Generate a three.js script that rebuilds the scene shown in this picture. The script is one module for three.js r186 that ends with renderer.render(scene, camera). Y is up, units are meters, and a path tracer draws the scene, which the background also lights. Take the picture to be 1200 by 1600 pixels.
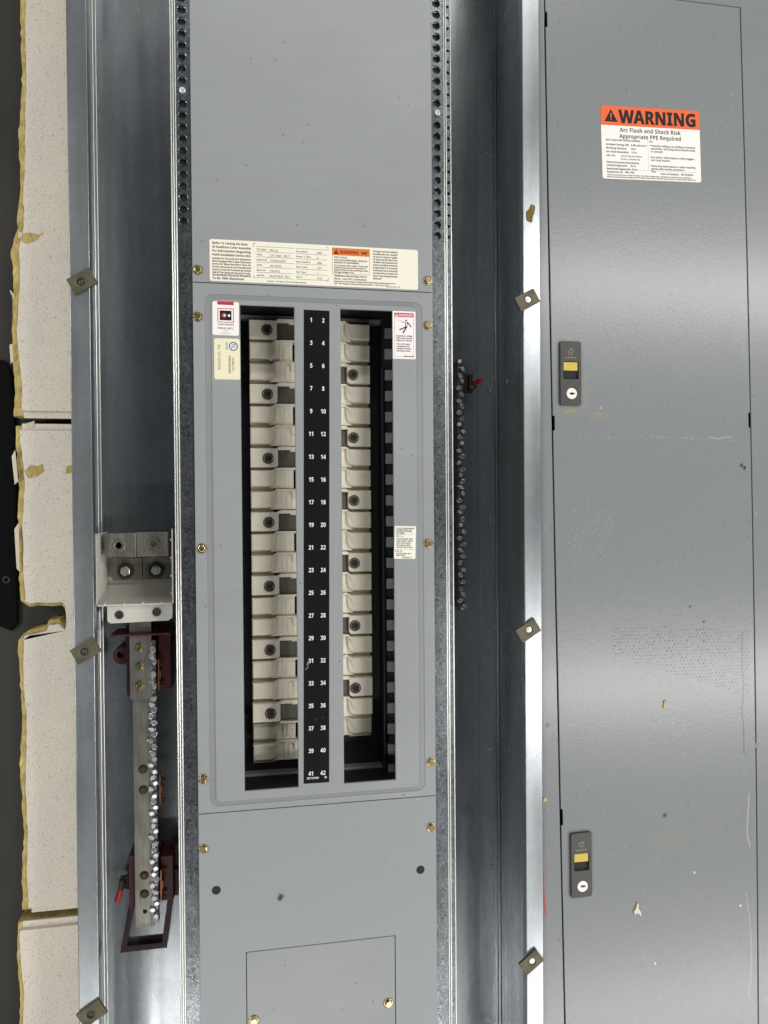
import * as THREE from 'three';
import { mergeGeometries } from 'three/addons/utils/BufferGeometryUtils.js';
import { RoundedBoxGeometry } from 'three/addons/geometries/RoundedBoxGeometry.js';
import { RectAreaLightUniformsLib } from 'three/addons/lights/RectAreaLightUniformsLib.js';

// The panel lies on its back. Positions below are millimetres in "panel space":
// x across the panel, y up along its face, z out of its face (0 = dead front, upward in the world).
const FLOOR = -160;
const W = (x, y, z) => new THREE.Vector3(x / 1000, (z - FLOOR) / 1000, -y / 1000);

// ---------------------------------------------------------------- camera, light, exposure
const scene = new THREE.Scene();
const camera = new THREE.PerspectiveCamera(71.62, 0.75, 0.02, 40);
const eye = W(-62.14, 10.41, 800.7);
camera.position.copy(eye);
camera.up.set(0.00956, -0.01135, -0.99989);
camera.lookAt(eye.clone().add(new THREE.Vector3(0.16940, -0.98546, 0.01281)));
scene.background = new THREE.Color().setRGB(0.056, 0.062, 0.068);   // dim hall around and above

RectAreaLightUniformsLib.init();
const renderer = new THREE.WebGLRenderer();
renderer.toneMapping = THREE.LinearToneMapping;
renderer.toneMappingExposure = 0.95;
renderer.shadowMap.enabled = true;

// strip lamps under the hall's ceiling: [x centre, y centre, length]
const LAMP_Z = 3000;
const LAMPS = [   // the last number dims a lamp
  [2500, 1230, 2400, 'white strip lamp hung above the upper half of the closed cabinet'],
  [2500, -1040, 2400, 'white strip lamp hung above the lower half of the closed cabinet'],
  [2500, -2950, 2400, 'white strip lamp hung past the foot of the closed cabinet'],
  [-300, -2900, 2400, 'white strip lamp hung past the foot of the open panelboard', 0.55],
  [-3100, 1230, 2400, 'white strip lamp hung beyond the ceiling tile with an intact corner'],
  [-3100, -1040, 2400, 'white strip lamp hung beyond the torn notch of the ceiling tile'],
  [900, 3350, 2400, 'white strip lamp hung past the head of the open panelboard'],
];
const LAMP_POWER = 44, LAMP_W = 0.22;

// ---------------------------------------------------------------- helpers
let seed = 7;
const rnd = () => { seed |= 0; seed = (seed + 0x6d2b79f5) | 0; let t = Math.imul(seed ^ (seed >>> 15), 1 | seed); t = (t + Math.imul(t ^ (t >>> 7), 61 | t)) ^ t; return ((t ^ (t >>> 14)) >>> 0) / 4294967296; };
const rr = (a, b) => a + (b - a) * rnd();

function hash(x, y, s) { let h = Math.imul(x, 374761393) + Math.imul(y, 668265263) + Math.imul(s, 1274126177); h = Math.imul(h ^ (h >>> 13), 1274126177); return ((h ^ (h >>> 16)) >>> 0) / 4294967296; }
function vnoise(x, y, px, py, s) {           // tileable value noise
  const x0 = Math.floor(x), y0 = Math.floor(y), fx = x - x0, fy = y - y0;
  const m = (a, n) => ((a % n) + n) % n, u = fx * fx * (3 - 2 * fx), v = fy * fy * (3 - 2 * fy);
  const a = hash(m(x0, px), m(y0, py), s), b = hash(m(x0 + 1, px), m(y0, py), s), c = hash(m(x0, px), m(y0 + 1, py), s), d = hash(m(x0 + 1, px), m(y0 + 1, py), s);
  return (a + (b - a) * u) * (1 - v) + (c + (d - c) * u) * v;
}
function fbm(u, v, fx, fy, oct, s) { let r = 0, w = 0.5, t = 0; for (let i = 0; i < oct; i++) { r += w * vnoise(u * fx, v * fy, fx, fy, s + i); t += w; fx *= 2; fy *= 2; w *= 0.5; } return r / t; }
function dataTex(n, m, f, metresU, metresV, srgb) {
  const d = new Uint8Array(n * m * 4);
  for (let j = 0; j < m; j++) for (let i = 0; i < n; i++) {
    const c = f(i / n, j / m, i, j), k = (j * n + i) * 4;
    for (let q = 0; q < 3; q++) d[k + q] = Math.max(0, Math.min(255, 255 * (Array.isArray(c) ? c[q] : c)));
    d[k + 3] = 255;
  }
  const t = new THREE.DataTexture(d, n, m); t.wrapS = t.wrapT = THREE.RepeatWrapping; t.magFilter = THREE.LinearFilter; t.minFilter = THREE.LinearMipmapLinearFilter; t.generateMipmaps = true;
  t.repeat.set(1 / metresU, 1 / metresV); if (srgb) t.colorSpace = THREE.SRGBColorSpace; t.needsUpdate = true; return t;
}
function canvasTex(w, h, draw) {
  const c = document.createElement('canvas'); c.width = w; c.height = h; const g = c.getContext('2d'); draw(g, w, h);
  const t = new THREE.CanvasTexture(c); t.colorSpace = THREE.SRGBColorSpace; t.anisotropy = 8; return t;
}
const std = (o) => new THREE.MeshPhysicalMaterial(o);
const lin = (r, g, b) => new THREE.Color().setRGB(r, g, b);

// geometry, all in mm
const flat = (g) => { const n = g.index ? g.toNonIndexed() : g; for (const k of Object.keys(n.attributes)) if (!['position', 'normal', 'uv'].includes(k)) n.deleteAttribute(k); return n; };
const at = (g, x = 0, y = 0, z = 0, rz = 0, rx = 0, ry = 0) => { if (rx) g.rotateX(rx); if (ry) g.rotateY(ry); if (rz) g.rotateZ(rz); return g.translate(x, y, z); };
function box(x0, x1, y0, y1, z0, z1, r = 0) {
  const a = x1 - x0, b = y1 - y0, c = z1 - z0;
  const g = r ? new RoundedBoxGeometry(a, b, c, 2, Math.min(r, a / 2.01, b / 2.01, c / 2.01)) : new THREE.BoxGeometry(a, b, c);
  return g.translate((x0 + x1) / 2, (y0 + y1) / 2, (z0 + z1) / 2);
}
const poly = (pts) => new THREE.Shape(pts.map((p) => new THREE.Vector2(p[0], p[1])));
const hole = (s, pts) => { s.holes.push(new THREE.Path(pts.map((p) => new THREE.Vector2(p[0], p[1])))); return s; };
function roundPts(x0, y0, x1, y1, r, n = 5) {
  const o = [], c = [[x1 - r, y1 - r, 0], [x0 + r, y1 - r, 90], [x0 + r, y0 + r, 180], [x1 - r, y0 + r, 270]];
  for (const [cx, cy, a0] of c) for (let i = 0; i <= n; i++) { const a = (a0 + 90 * i / n) * Math.PI / 180; o.push([cx + r * Math.cos(a), cy + r * Math.sin(a)]); }
  return o;
}
const circlePts = (cx, cy, r, n = 16, a0 = 0) => Array.from({ length: n }, (_, i) => [cx + r * Math.cos(a0 + i / n * 2 * Math.PI), cy + r * Math.sin(a0 + i / n * 2 * Math.PI)]);
const rectPts = (x0, y0, x1, y1) => [[x0, y0], [x1, y0], [x1, y1], [x0, y1]];
function ext(shape, z0, z1, b = 0, seg = 2) {
  if (Array.isArray(shape)) shape = poly(shape);
  const g = new THREE.ExtrudeGeometry(shape, b ? { depth: z1 - z0 - 2 * b, bevelEnabled: true, bevelThickness: b, bevelSize: b, bevelOffset: -b, bevelSegments: seg, curveSegments: 12 } : { depth: z1 - z0, bevelEnabled: false });
  return g.translate(0, 0, z0 + b);
}
function ring(a, za, b, zb) {                 // sloping band between two outlines with the same number of points
  const p = [], n = a.length;
  for (let i = 0; i < n; i++) { const j = (i + 1) % n; p.push(a[i][0], a[i][1], za, a[j][0], a[j][1], za, b[j][0], b[j][1], zb, a[i][0], a[i][1], za, b[j][0], b[j][1], zb, b[i][0], b[i][1], zb); }
  const g = new THREE.BufferGeometry(); g.setAttribute('position', new THREE.Float32BufferAttribute(p, 3)); g.computeVertexNormals();
  g.setAttribute('uv', new THREE.Float32BufferAttribute(new Float32Array(n * 12), 2)); return g;
}
const cyl = (r0, r1, h, n = 20) => new THREE.CylinderGeometry(r1, r0, h, n).rotateX(Math.PI / 2).translate(0, 0, h / 2);   // stands on z = 0
const lathe = (pts, n = 20) => new THREE.LatheGeometry(pts.map((p) => new THREE.Vector2(p[0], p[1])), n).rotateX(Math.PI / 2);
function tube(pts, r, n = 8, seg = 24) { return new THREE.TubeGeometry(new THREE.CatmullRomCurve3(pts.map((p) => new THREE.Vector3(...p))), seg, r, n, false); }
function boxUV(g) {                           // uv in metres, by the way each face points
  const p = g.attributes.position, nn = g.attributes.normal, uv = new Float32Array(p.count * 2);
  for (let i = 0; i < p.count; i += 3) {
    const ax = Math.abs(nn.getX(i) + nn.getX(i + 1) + nn.getX(i + 2)), ay = Math.abs(nn.getY(i) + nn.getY(i + 1) + nn.getY(i + 2)), az = Math.abs(nn.getZ(i) + nn.getZ(i + 1) + nn.getZ(i + 2));
    for (let k = i; k < i + 3; k++) {
      const x = p.getX(k), y = p.getY(k), z = p.getZ(k);
      const [u, v] = az >= ax && az >= ay ? [x, y] : ax >= ay ? [z, y] : [x, z];
      uv[2 * k] = u; uv[2 * k + 1] = v;
    }
  }
  g.setAttribute('uv', new THREE.BufferAttribute(uv, 2)); return g;
}
function geom(list) { const gs = (Array.isArray(list) ? list : [list]).map(flat); const g = gs.length > 1 ? mergeGeometries(gs) : gs[0]; g.scale(0.001, 0.001, 0.001); return boxUV(g); }
function part(name, list, mat, parent, pos, rz = 0) {
  const m = new THREE.Mesh(list.isBufferGeometry && list.userData.ready ? list : geom(list), mat); m.name = name;
  m.castShadow = m.receiveShadow = true; if (pos) m.position.set(pos[0] / 1000, pos[1] / 1000, pos[2] / 1000); m.rotation.z = rz; parent.add(m); return m;
}
const ready = (list) => { const g = geom(list); g.userData.ready = true; return g; };   // a geometry shared by several parts
function label(name, cx, cy, z, w, h, r, tex, parent, rz = 0, rough = 0.55) {           // a printed sticker 0.3 mm thick
  const g = flat(ext(r ? roundPts(-w / 2, -h / 2, w / 2, h / 2, r) : rectPts(-w / 2, -h / 2, w / 2, h / 2), 0, 0.3)); g.scale(0.001, 0.001, 0.001);
  const p = g.attributes.position, uv = new Float32Array(p.count * 2);
  for (let i = 0; i < p.count; i++) { uv[2 * i] = p.getX(i) * 1000 / w + 0.5; uv[2 * i + 1] = p.getY(i) * 1000 / h + 0.5; }
  g.setAttribute('uv', new THREE.BufferAttribute(uv, 2)); g.userData.ready = true;
  return part(name, g, std({ map: tex, color: lin(0.84, 0.84, 0.84), roughness: rough, specularIntensity: 0.5 }), parent, [cx, cy, z], rz);
}
const taken = {};
function numbered(n) { taken[n] = (taken[n] ?? -1) + 1; return taken[n] ? `${n}_${String(taken[n]).padStart(3, '0')}` : n; }
function thing(name, text, category, group, kind) {      // a Group in panel space, lying on the floor
  const o = new THREE.Group(); o.name = numbered(name); o.rotation.x = -Math.PI / 2; o.position.y = -FLOOR / 1000; scene.add(o);
  o.userData = { label: text, category }; if (group) o.userData.group = group; if (kind) o.userData.kind = kind; return o;
}

// ---------------------------------------------------------------- materials
const spangle = (() => {                     // zinc crystals
  const N = 72, pts = [];
  for (let j = 0; j < N; j++) for (let i = 0; i < N; i++) pts.push([i + hash(i, j, 1), j + hash(i, j, 2), hash(i, j, 3)]);
  return (u, v) => {
    const x = u * N, y = v * N, ci = Math.floor(x), cj = Math.floor(y); let best = 9, val = 0;
    for (let a = -1; a <= 1; a++) for (let b = -1; b <= 1; b++) {
      const ii = (ci + a + N) % N, jj = (cj + b + N) % N, p = pts[jj * N + ii], dx = p[0] + (ci + a - ii) - x, dy = p[1] + (cj + b - jj) - y, d = dx * dx + dy * dy;
      if (d < best) { best = d; val = p[2]; }
    }
    return val;
  };
})();
const galvColor = dataTex(1024, 1024, (u, v) => { const k = 0.72 + 0.025 * (spangle(u, v) - 0.5) + 0.08 * (fbm(u, v, 6, 3, 4, 11) - 0.5) + 0.06 * (fbm(u, v, 70, 4, 1, 31) - 0.5) + 0.10 * (fbm(u, v, 9, 2, 3, 33) - 0.5); return [k * 0.985, k, k * 1.005]; }, 0.45, 0.45, true);
const galvRough = dataTex(512, 512, (u, v) => 0.5 + 0.10 * (fbm(u, v, 4, 2, 2, 17) - 0.5) + 0.10 * (fbm(u, v, 40, 3, 1, 41) - 0.5) + 0.12 * (fbm(u, v, 14, 9, 3, 43) - 0.5), 0.45, 0.45);
const M = {};
M.galv = std({ color: lin(0.62, 0.645, 0.67), map: galvColor, metalness: 0.78, roughness: 0.62, roughnessMap: galvRough });
M.galv.roughness = 0.56;
const railColor = dataTex(1024, 1024, (u, v) => { const f = fbm(u, v, 170, 170, 2, 5), g = fbm(u, v, 40, 20, 3, 8); let k = 0.48 + 0.16 * (f - 0.5) + 0.10 * (g - 0.5); if (f > 0.74) k += 0.08; if (f < 0.25) k -= 0.10; return [k * 0.97, k, k * 1.02]; }, 0.3, 0.3, true);
M.rail = std({ color: lin(0.8, 0.82, 0.84), map: railColor, metalness: 0.85, roughness: 0.56, roughnessMap: galvRough });
M.edge = std({ color: lin(0.78, 0.78, 0.75), metalness: 0.85, roughness: 0.33 });
const peel = dataTex(512, 512, (u, v) => 0.5 + 0.6 * (fbm(u, v, 60, 50, 2, 3) - 0.5) + 0.5 * (fbm(u, v, 90, 9, 2, 4) - 0.5), 0.12, 0.12);
const paintColor = dataTex(512, 512, (u, v, i, j) => { const f = fbm(u, v, 4, 4, 5, 21), sc = fbm(u, v, 7, 40, 3, 23); let k = 0.55 + 0.03 * (f - 0.5) + 0.018 * (sc - 0.5) + 0.012 * (hash(i, j, 9) - 0.5); const e = hash(i >> 1, j >> 1, 77); if (e > 0.9996) k -= 0.18; return [k * 0.98, k * 1.005, k * 1.012]; }, 0.4, 0.4, true);
M.paint = std({ color: lin(1, 1, 1), map: paintColor, roughness: 0.36, specularIntensity: 0.7, bumpMap: peel, bumpScale: 0.00004 });
M.trimPaint = std({ color: lin(0.78, 0.782, 0.79), map: paintColor, roughness: 0.22, specularIntensity: 0.45, bumpMap: peel, bumpScale: 0.00007 });
M.black = std({ color: lin(0.012, 0.012, 0.015), roughness: 0.45 });
M.blackMatte = std({ color: lin(0.010, 0.010, 0.012), roughness: 0.8 });
M.rubber = std({ color: lin(0.004, 0.004, 0.005), roughness: 0.95, specularIntensity: 0.25 });  // near-black of the slab beside the torn tile
M.comb = std({ color: lin(0.20, 0.21, 0.215), roughness: 0.4 });
const creamMap = dataTex(256, 256, (u, v) => { const f = fbm(u, v, 5, 5, 4, 51), s = fbm(u, v, 60, 6, 2, 52); const k = 0.925 + 0.09 * (f - 0.5) + 0.05 * (s - 0.5); return [k, k * 0.97, k * 0.895]; }, 0.06, 0.06, true);
M.cream = std({ color: lin(1, 1, 1), map: creamMap, roughness: 0.5 });
M.whitePlastic = std({ color: lin(0.66, 0.645, 0.585), roughness: 0.42 });
M.gold = std({ color: lin(0.44, 0.36, 0.21), metalness: 0.95, roughness: 0.26 });
M.goldDark = std({ color: lin(0.10, 0.075, 0.035), metalness: 0.5, roughness: 0.6 });
M.darkScrew = std({ color: lin(0.055, 0.05, 0.042), metalness: 0.6, roughness: 0.45 });
M.zinc = std({ color: lin(0.66, 0.68, 0.70), metalness: 0.8, roughness: 0.36 });
const tinMap = dataTex(256, 256, (u, v) => { const f = fbm(u, v, 6, 3, 5, 61), s = fbm(u, v, 70, 3, 2, 62); const k = 0.62 + 0.3 * (f - 0.5) + 0.14 * (s - 0.5); return [k, k * 0.98, k * 0.93]; }, 0.08, 0.08, true);
M.tin = std({ color: lin(0.8, 0.8, 0.8), map: tinMap, metalness: 0.8, roughness: 0.42 });
M.alu = std({ color: lin(0.66, 0.65, 0.62), map: tinMap, metalness: 0.6, roughness: 0.45 });
M.dullZinc = std({ color: lin(0.36, 0.36, 0.35), metalness: 0.8, roughness: 0.36 });
M.stab = std({ color: lin(0.36, 0.36, 0.35), map: tinMap, metalness: 0.6, roughness: 0.5 });
M.copper = std({ color: lin(0.42, 0.19, 0.10), metalness: 0.85, roughness: 0.45 });
M.rust = std({ color: lin(0.085, 0.04, 0.02), metalness: 0.4, roughness: 0.6 });
M.redPlastic = std({ color: lin(0.085, 0.012, 0.015), roughness: 0.5 });
M.darkRed = std({ color: lin(0.035, 0.009, 0.011), roughness: 0.5 });
M.redCap = std({ color: lin(0.42, 0.012, 0.025), roughness: 0.4 });
const oliveMap = dataTex(128, 128, (u, v) => { const f = fbm(u, v, 6, 6, 4, 71); const k = 0.33 + 0.16 * (f - 0.5); return [k, k * 0.94, k * 0.76]; }, 0.04, 0.04, true);
M.clamp = std({ color: lin(1, 1, 1), map: oliveMap, metalness: 0.45, roughness: 0.5 });
const latchMap = dataTex(128, 128, (u, v) => { const f = fbm(u, v, 20, 20, 3, 81); const k = 0.185 + 0.05 * (f - 0.5); return [k, k, k * 0.96]; }, 0.04, 0.04, true);
M.latch = std({ color: lin(1, 1, 1), map: latchMap, roughness: 0.48 });
M.emblem = std({ color: lin(0.24, 0.21, 0.12), roughness: 0.6 });
M.yellow = std({ color: lin(0.50, 0.38, 0.06), roughness: 0.55 });
M.lock = std({ color: lin(0.62, 0.585, 0.55), metalness: 0.25, roughness: 0.4 });
const tileMap = dataTex(1024, 1024, (u, v, i, j) => {
  let k = 0.90 + 0.05 * (fbm(u, v, 5, 5, 4, 91) - 0.5);
  const a = vnoise(u * 260, v * 150, 260, 150, 92), b = vnoise(u * 380, v * 260, 380, 260, 93), c = vnoise(u * 150, v * 80, 150, 80, 94);
  if (a > 0.76) k -= 0.20 * (a - 0.76) / 0.24; if (b > 0.74) k -= 0.17 * (b - 0.74) / 0.26; if (c > 0.975) k -= 0.14;
  k += 0.02 * (hash(i, j, 95) - 0.5);
  const w = fbm(u, v, 3, 4, 3, 96);
  return [k, k * (0.965 - 0.02 * (w - 0.5)), k * (0.905 - 0.06 * (w - 0.5))];
}, 0.22, 0.22, true);
M.tile = std({ color: lin(0.92, 0.92, 0.92), map: tileMap, roughness: 0.75, bumpMap: tileMap, bumpScale: 0.0002 });
const woolMap = dataTex(512, 512, (u, v) => { const f = fbm(u, v, 8, 8, 5, 101), s = fbm(u, v, 120, 30, 3, 102); const k = 0.8 + 0.3 * (f - 0.5) + 0.35 * (s - 0.5); return [k * 0.96, k * 0.88, k * 0.60]; }, 0.1, 0.1, true);
M.wool = std({ color: lin(0.9, 0.86, 0.75), map: woolMap, roughness: 0.95, bumpMap: woolMap, bumpScale: 0.0012 });
M.paper = std({ color: lin(0.62, 0.56, 0.44), roughness: 0.8 });
const floorMap = dataTex(1024, 1024, (u, v, i, j) => { const f = fbm(u, v, 10, 10, 6, 111), g = fbm(u, v, 3, 3, 3, 112); const k = 0.25 + 0.14 * (f - 0.5) + 0.12 * (g - 0.5) + 0.04 * (hash(i, j, 113) - 0.5); return [k * 1.03, k, k * 0.93]; }, 1.2, 1.2, true);
M.floor = std({ color: lin(0.40, 0.39, 0.38), map: floorMap, roughness: 0.7, bumpMap: floorMap, bumpScale: 0.001 });

// ---------------------------------------------------------------- setting: floor, lamps
{
  const f = new THREE.Mesh(boxUV(flat(new THREE.BoxGeometry(8, 8, 0.05))), M.floor); f.name = 'floor'; f.rotation.x = -Math.PI / 2; f.position.y = -0.025; f.receiveShadow = true;
  f.userData = { kind: 'structure', label: 'dark stained concrete floor beside the tiles', category: 'floor' }; scene.add(f);
}
for (const [x, y, len, text, dim = 1] of LAMPS) {
  const o = new THREE.Group(); o.name = numbered('strip_lamp'); o.position.copy(W(x, y, LAMP_Z)); o.userData = { label: text, category: 'lamp' }; scene.add(o);
  const h = new THREE.Mesh(new RoundedBoxGeometry(len / 1000 + 0.06, 0.09, LAMP_W + 0.06, 2, 0.01), std({ color: lin(0.7, 0.7, 0.7), roughness: 0.5 })); h.name = 'lamp_housing'; h.position.y = 0.06; h.castShadow = true; o.add(h);
  const d = new THREE.Mesh(new RoundedBoxGeometry(len / 1000, 0.02, LAMP_W, 2, 0.006), std({ color: lin(0.8, 0.8, 0.8), emissive: lin(1, 0.98, 0.95), emissiveIntensity: 1.5, roughness: 0.6 })); d.name = 'lamp_diffuser'; d.position.y = 0.008; o.add(d);
  const l = new THREE.RectAreaLight(new THREE.Color().setRGB(1, 0.985, 0.945), LAMP_POWER * dim, len / 1000, LAMP_W); l.position.y = -0.006; l.rotation.x = -Math.PI / 2; o.add(l);
}

// ---------------------------------------------------------------- fibreglass ceiling tiles under the panel
function tile(text, y0, y1, leftEdge, opts = {}) {
  const t = thing('fiberglass_tile', text, 'fiberglass tile');
  const xr = 258, rag = (n, amp, step, from, to, f) => { const o = []; for (let i = 0; i <= n; i++) { const y = from + (to - from) * i / n; o.push([f(y) + rr(-amp, amp), y]); } return o; };
  const n = Math.round((y1 - y0) / 7);
  // wool body with a ragged left side
  const left = rag(n, 1.1, 7, y1 - 3, y0 + 3, (y) => leftEdge(y));
  const cut = opts.cut ?? [];
  const withCut = (pts, grow) => { if (!cut.length) return pts; const lo = Math.min(cut[0][1], cut[cut.length - 1][1]), hi = Math.max(cut[0][1], cut[cut.length - 1][1]); const a = pts.filter((p) => p[1] > hi + 1), b = pts.filter((p) => p[1] < lo - 1); return [...a, ...cut.map((c) => [c[0] + grow[0], c[1] + (c[2] ?? 0) * grow[1]]), ...b]; };
  const body = [[xr, y0], [xr, y1], ...withCut(left, [0, 0])].reverse();
  part('wool_body', ext(poly(body), FLOOR + 0.2, -128, 2.2), M.wool, t);
  // white facing: the raised field and the lower ledges along the two ends
  const inset = (y) => leftEdge(y) + 8.6 + 1.2 * Math.sin(y * 0.037 + y0) + (opts.inset?.(y) ?? 0);
  const f0 = y0 + 9, f1 = y1 - 9;
  const lf = rag(Math.round((f1 - f0) / 9), 0.5, 9, f1, f0, inset);
  const field = [[xr - 8, f0], [xr - 8, f1], ...withCut(lf, [2.5, 5])].reverse();
  const fm = part('facing', ext(poly(field), -127.8, -120, 0.8), M.tile, t);
  for (const [a, b] of [[y0 + 0.8, f0 + 0.4], [f1 - 0.4, y1 - 0.8]]) part('edge_ledge', ext(rectPts(inset((a + b) / 2) + 1.5, a, xr - 9, b), -127.9, -125.2, 0.6), M.tile, fm);
  for (const p of opts.patches ?? []) part('bare_wool_patch', ext(p.map((q) => [q[0] + rr(-0.4, 0.4), q[1]]), -120.4, -119.7), M.wool, fm);
  for (const [pts, z] of opts.flaps ?? []) part('torn_paper_flap', ext(pts, z, z + 0.5), M.paper, fm);
  return t;
}
tile('white speckled ceiling tile with an intact corner beside the brass-screwed upper cover', 116, 726, (y) => -351.5 + 7 * Math.max(0, Math.min(1, (y - 340) / 240)) - 8 * Math.max(0, Math.min(1, (345 - y) / 25)) + 1.2 * Math.sin(y * 0.05), {
  patches: [[[-347, 336], [-338, 340], [-324, 338], [-318, 344], [-328, 331], [-338, 326], [-344, 328]]],
  flaps: [[[[-348, 333], [-344, 333.5], [-343.5, 340], [-348, 340]], -119.8], [[[-360, 271], [-358, 270], [-355, 262], [-358.5, 266]], -124], [[[-361, 205], [-358, 206], [-357, 186], [-360, 182]], -124]],
  inset: (y) => (y < 370 ? 2 : 0),
});
tile('white speckled ceiling tile with a deep torn notch in its side', -490, 111, (y) => -356.5 + 3 * Math.max(0, 1 - Math.abs(y + 40) / 40) + 1.5 * Math.sin(y * 0.045), {
  cut: [[-352, -108], [-344, -114], [-334, -112.5], [-318, -114], [-307, -113], [-303.5, -117], [-301.8, -128], [-303.6, -137], [-307, -134], [-310, -129.5], [-316, -130.5], [-322, -130], [-325, -137.5], [-335, -140], [-345, -142], [-352, -147]].map((p, i) => [p[0], p[1], i < 6 ? 1 : -1]),
  patches: [[[-345, 52], [-338, 60], [-330, 58], [-325, 61], [-322, 52], [-330, 46], [-340, 43]], [[-297, 58], [-292, 60], [-289, 50], [-298, 49]]],
  flaps: [[[[-345, 110], [-334, 113.5], [-335, 106], [-343, 105]], -124.8], [[[-360, 70], [-356, 78], [-353, 40], [-357, 36]], -123], [[[-358, -18], [-353, -10], [-352.5, -70], [-356, -66]], -122.5]],
});
tile('white speckled ceiling tile at the open gap by the foot of the panelboard', -1108, -498, (y) => -363 + 1.4 * Math.sin(y * 0.05), { inset: (y) => -2 });
{
  const o = thing('black_slab', 'flat black slab lying on the floor against the torn ceiling tile', 'mat');  // plain black slab filling the darkest stretch of floor
  const g = part('slab_body', ext([[-450, 200], [-378, 192], [-370, 180], [-366, 150], [-364.5, 60], [-365, -60], [-366, -138], [-374, -147], [-390, -139], [-450, -128]].reverse(), FLOOR + 0.2, FLOOR + 7, 2.5), M.rubber, o);
  part('grey_ring', at(new THREE.TorusGeometry(3.6, 0.45, 8, 20), -378.2, -82, FLOOR + 7.3), M.stab, g);  // thin grey ring on the black slab
}

// ---------------------------------------------------------------- screw geometries
const cross = (r, w) => [[-w, -r], [w, -r], [w, -w], [r, -w], [r, w], [w, w], [w, r], [-w, r], [-w, w], [-r, w], [-r, -w], [-w, -w]];
const slotPts = (r, w) => [[-r, -w], [r, -w], [r, w], [-r, w]];
const screwGold = ready([lathe([[0.01, 0.05], [5.5, 0.05], [5.5, 0.6], [5.0, 1.1], [4.2, 0.8], [3.8, 0.8]], 24), ext(hole(poly(circlePts(0, 0, 4.1, 6, 0.2)), cross(2.5, 0.85)), 0.3, 3.4, 0.6), cyl(3, 3, 0.5, 12)]);
const screwDark = ready([lathe([[0.01, 0.1], [6.4, 0.1], [6.5, 1.2], [5.7, 1.4], [5.3, 0.5]], 24), ext(hole(poly(circlePts(0, 0, 4.6, 20)), cross(2.6, 0.75)), 0.2, 2.2, 0.6), cyl(3, 3, 0.7, 10)]);
const screwSmall = ready([ext(hole(poly(circlePts(0, 0, 3.4, 18)), cross(1.8, 0.5)), 0, 2.3, 0.6), cyl(2.6, 2.6, 0.8, 10)]);
const screwSlot = ready([ext(hole(poly(circlePts(0, 0, 2.75, 16)), slotPts(2.3, 0.55)), 0, 3.4, 0.7), cyl(2.3, 2.3, 2.1, 12)]);
const screw = (geo, mat, parent, x, y, z, turn = rr(0, 3), name = 'screw', tilt = 0) => { const s = part(name, geo, mat, parent, [x, y, z], turn); if (tilt) { s.rotation.x = rr(-tilt, tilt); s.rotation.y = rr(-tilt, tilt); } return s; };

// ================================================================ the open panelboard
const board = thing('panelboard', 'open galvanized panelboard with grey dead front and empty numbered breaker slots lying on tiles', 'panelboard');
const Y0 = -914, Y1 = 914;

// --- enclosure
const enclosure = part('enclosure', box(-254, 254, Y0, Y1, -119.8, -118), M.galv, board);
for (const s of [-1, 1]) {
  part('side_wall', box(Math.min(s * 252.4, s * 254), Math.max(s * 252.4, s * 254), Y0, Y1, -117.9, 26), M.galv, enclosure);
  part('flange', s < 0 ? box(-254.2, -234.2, Y0, Y1, 26.1, 28, 0.9) : box(233.6, 254.2, Y0, Y1, 26.1, 28, 0.9), M.galv, enclosure);
  part('flange_lip', s < 0 ? box(-235.6, -234.3, Y0, Y1, 17, 26) : box(233.7, 235, Y0, Y1, 17, 26), M.galv, enclosure);
  part('end_wall', box(-252.3, 252.3, s < 0 ? Y0 : Y1 - 1.6, s < 0 ? Y0 + 1.6 : Y1, -117.9, 26), M.galv, enclosure);
}
for (const z of [-78, -94]) part('wall_seam', tube([[-251.6, Y0 + 5, z], [-251.6, 0, z], [-251.6, Y1 - 5, z]], 0.9, 8, 6), M.edge, enclosure);
part('wall_seam', box(248.6, 252.2, Y0 + 3, Y1 - 3, -117.9, -115.6, 0.8), M.galv, enclosure);
part('seam_strip', box(224, 248.2, Y0 + 3, Y1 - 3, -117.9, -117.2, 0.3), M.galv, enclosure);
for (let i = 0; i < 7; i++) part('spot_weld', lathe([[0.01, 0.5], [1.4, 0.35], [2.4, 0]], 12), M.galv, enclosure, [240, 470 - 160 * i + rr(-12, 12), -117.2]);
part('knockout_dimple', lathe([[0.01, 1.6], [1.6, 1.2], [2.8, 0]], 14), M.edge, enclosure, [249, 165, -70]).rotation.y = -Math.PI / 2;

// --- trim clamps on the flanges
const clampShape = ready([ext(hole(poly(rectPts(-13, -8.6, 13, 8.6)), circlePts(-1.4, 0, 3.9, 18)), 0, 3.2, 0.4)]);
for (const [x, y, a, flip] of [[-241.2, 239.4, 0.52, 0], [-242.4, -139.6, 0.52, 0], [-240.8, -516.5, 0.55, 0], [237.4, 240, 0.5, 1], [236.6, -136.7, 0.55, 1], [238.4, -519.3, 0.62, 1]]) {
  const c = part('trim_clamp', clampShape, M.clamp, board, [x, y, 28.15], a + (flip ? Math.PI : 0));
  part('clamp_stud', [cyl(3.1, 3.0, 2.2, 16), lathe([[0.01, 2.9], [1.6, 2.7], [3.0, 2.0]], 14)], flip ? M.edge : M.darkScrew, c, [-1.4, 0, 0.05]);  // highlight put into the right studs' colour, left ones coloured dark like holes
}

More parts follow.
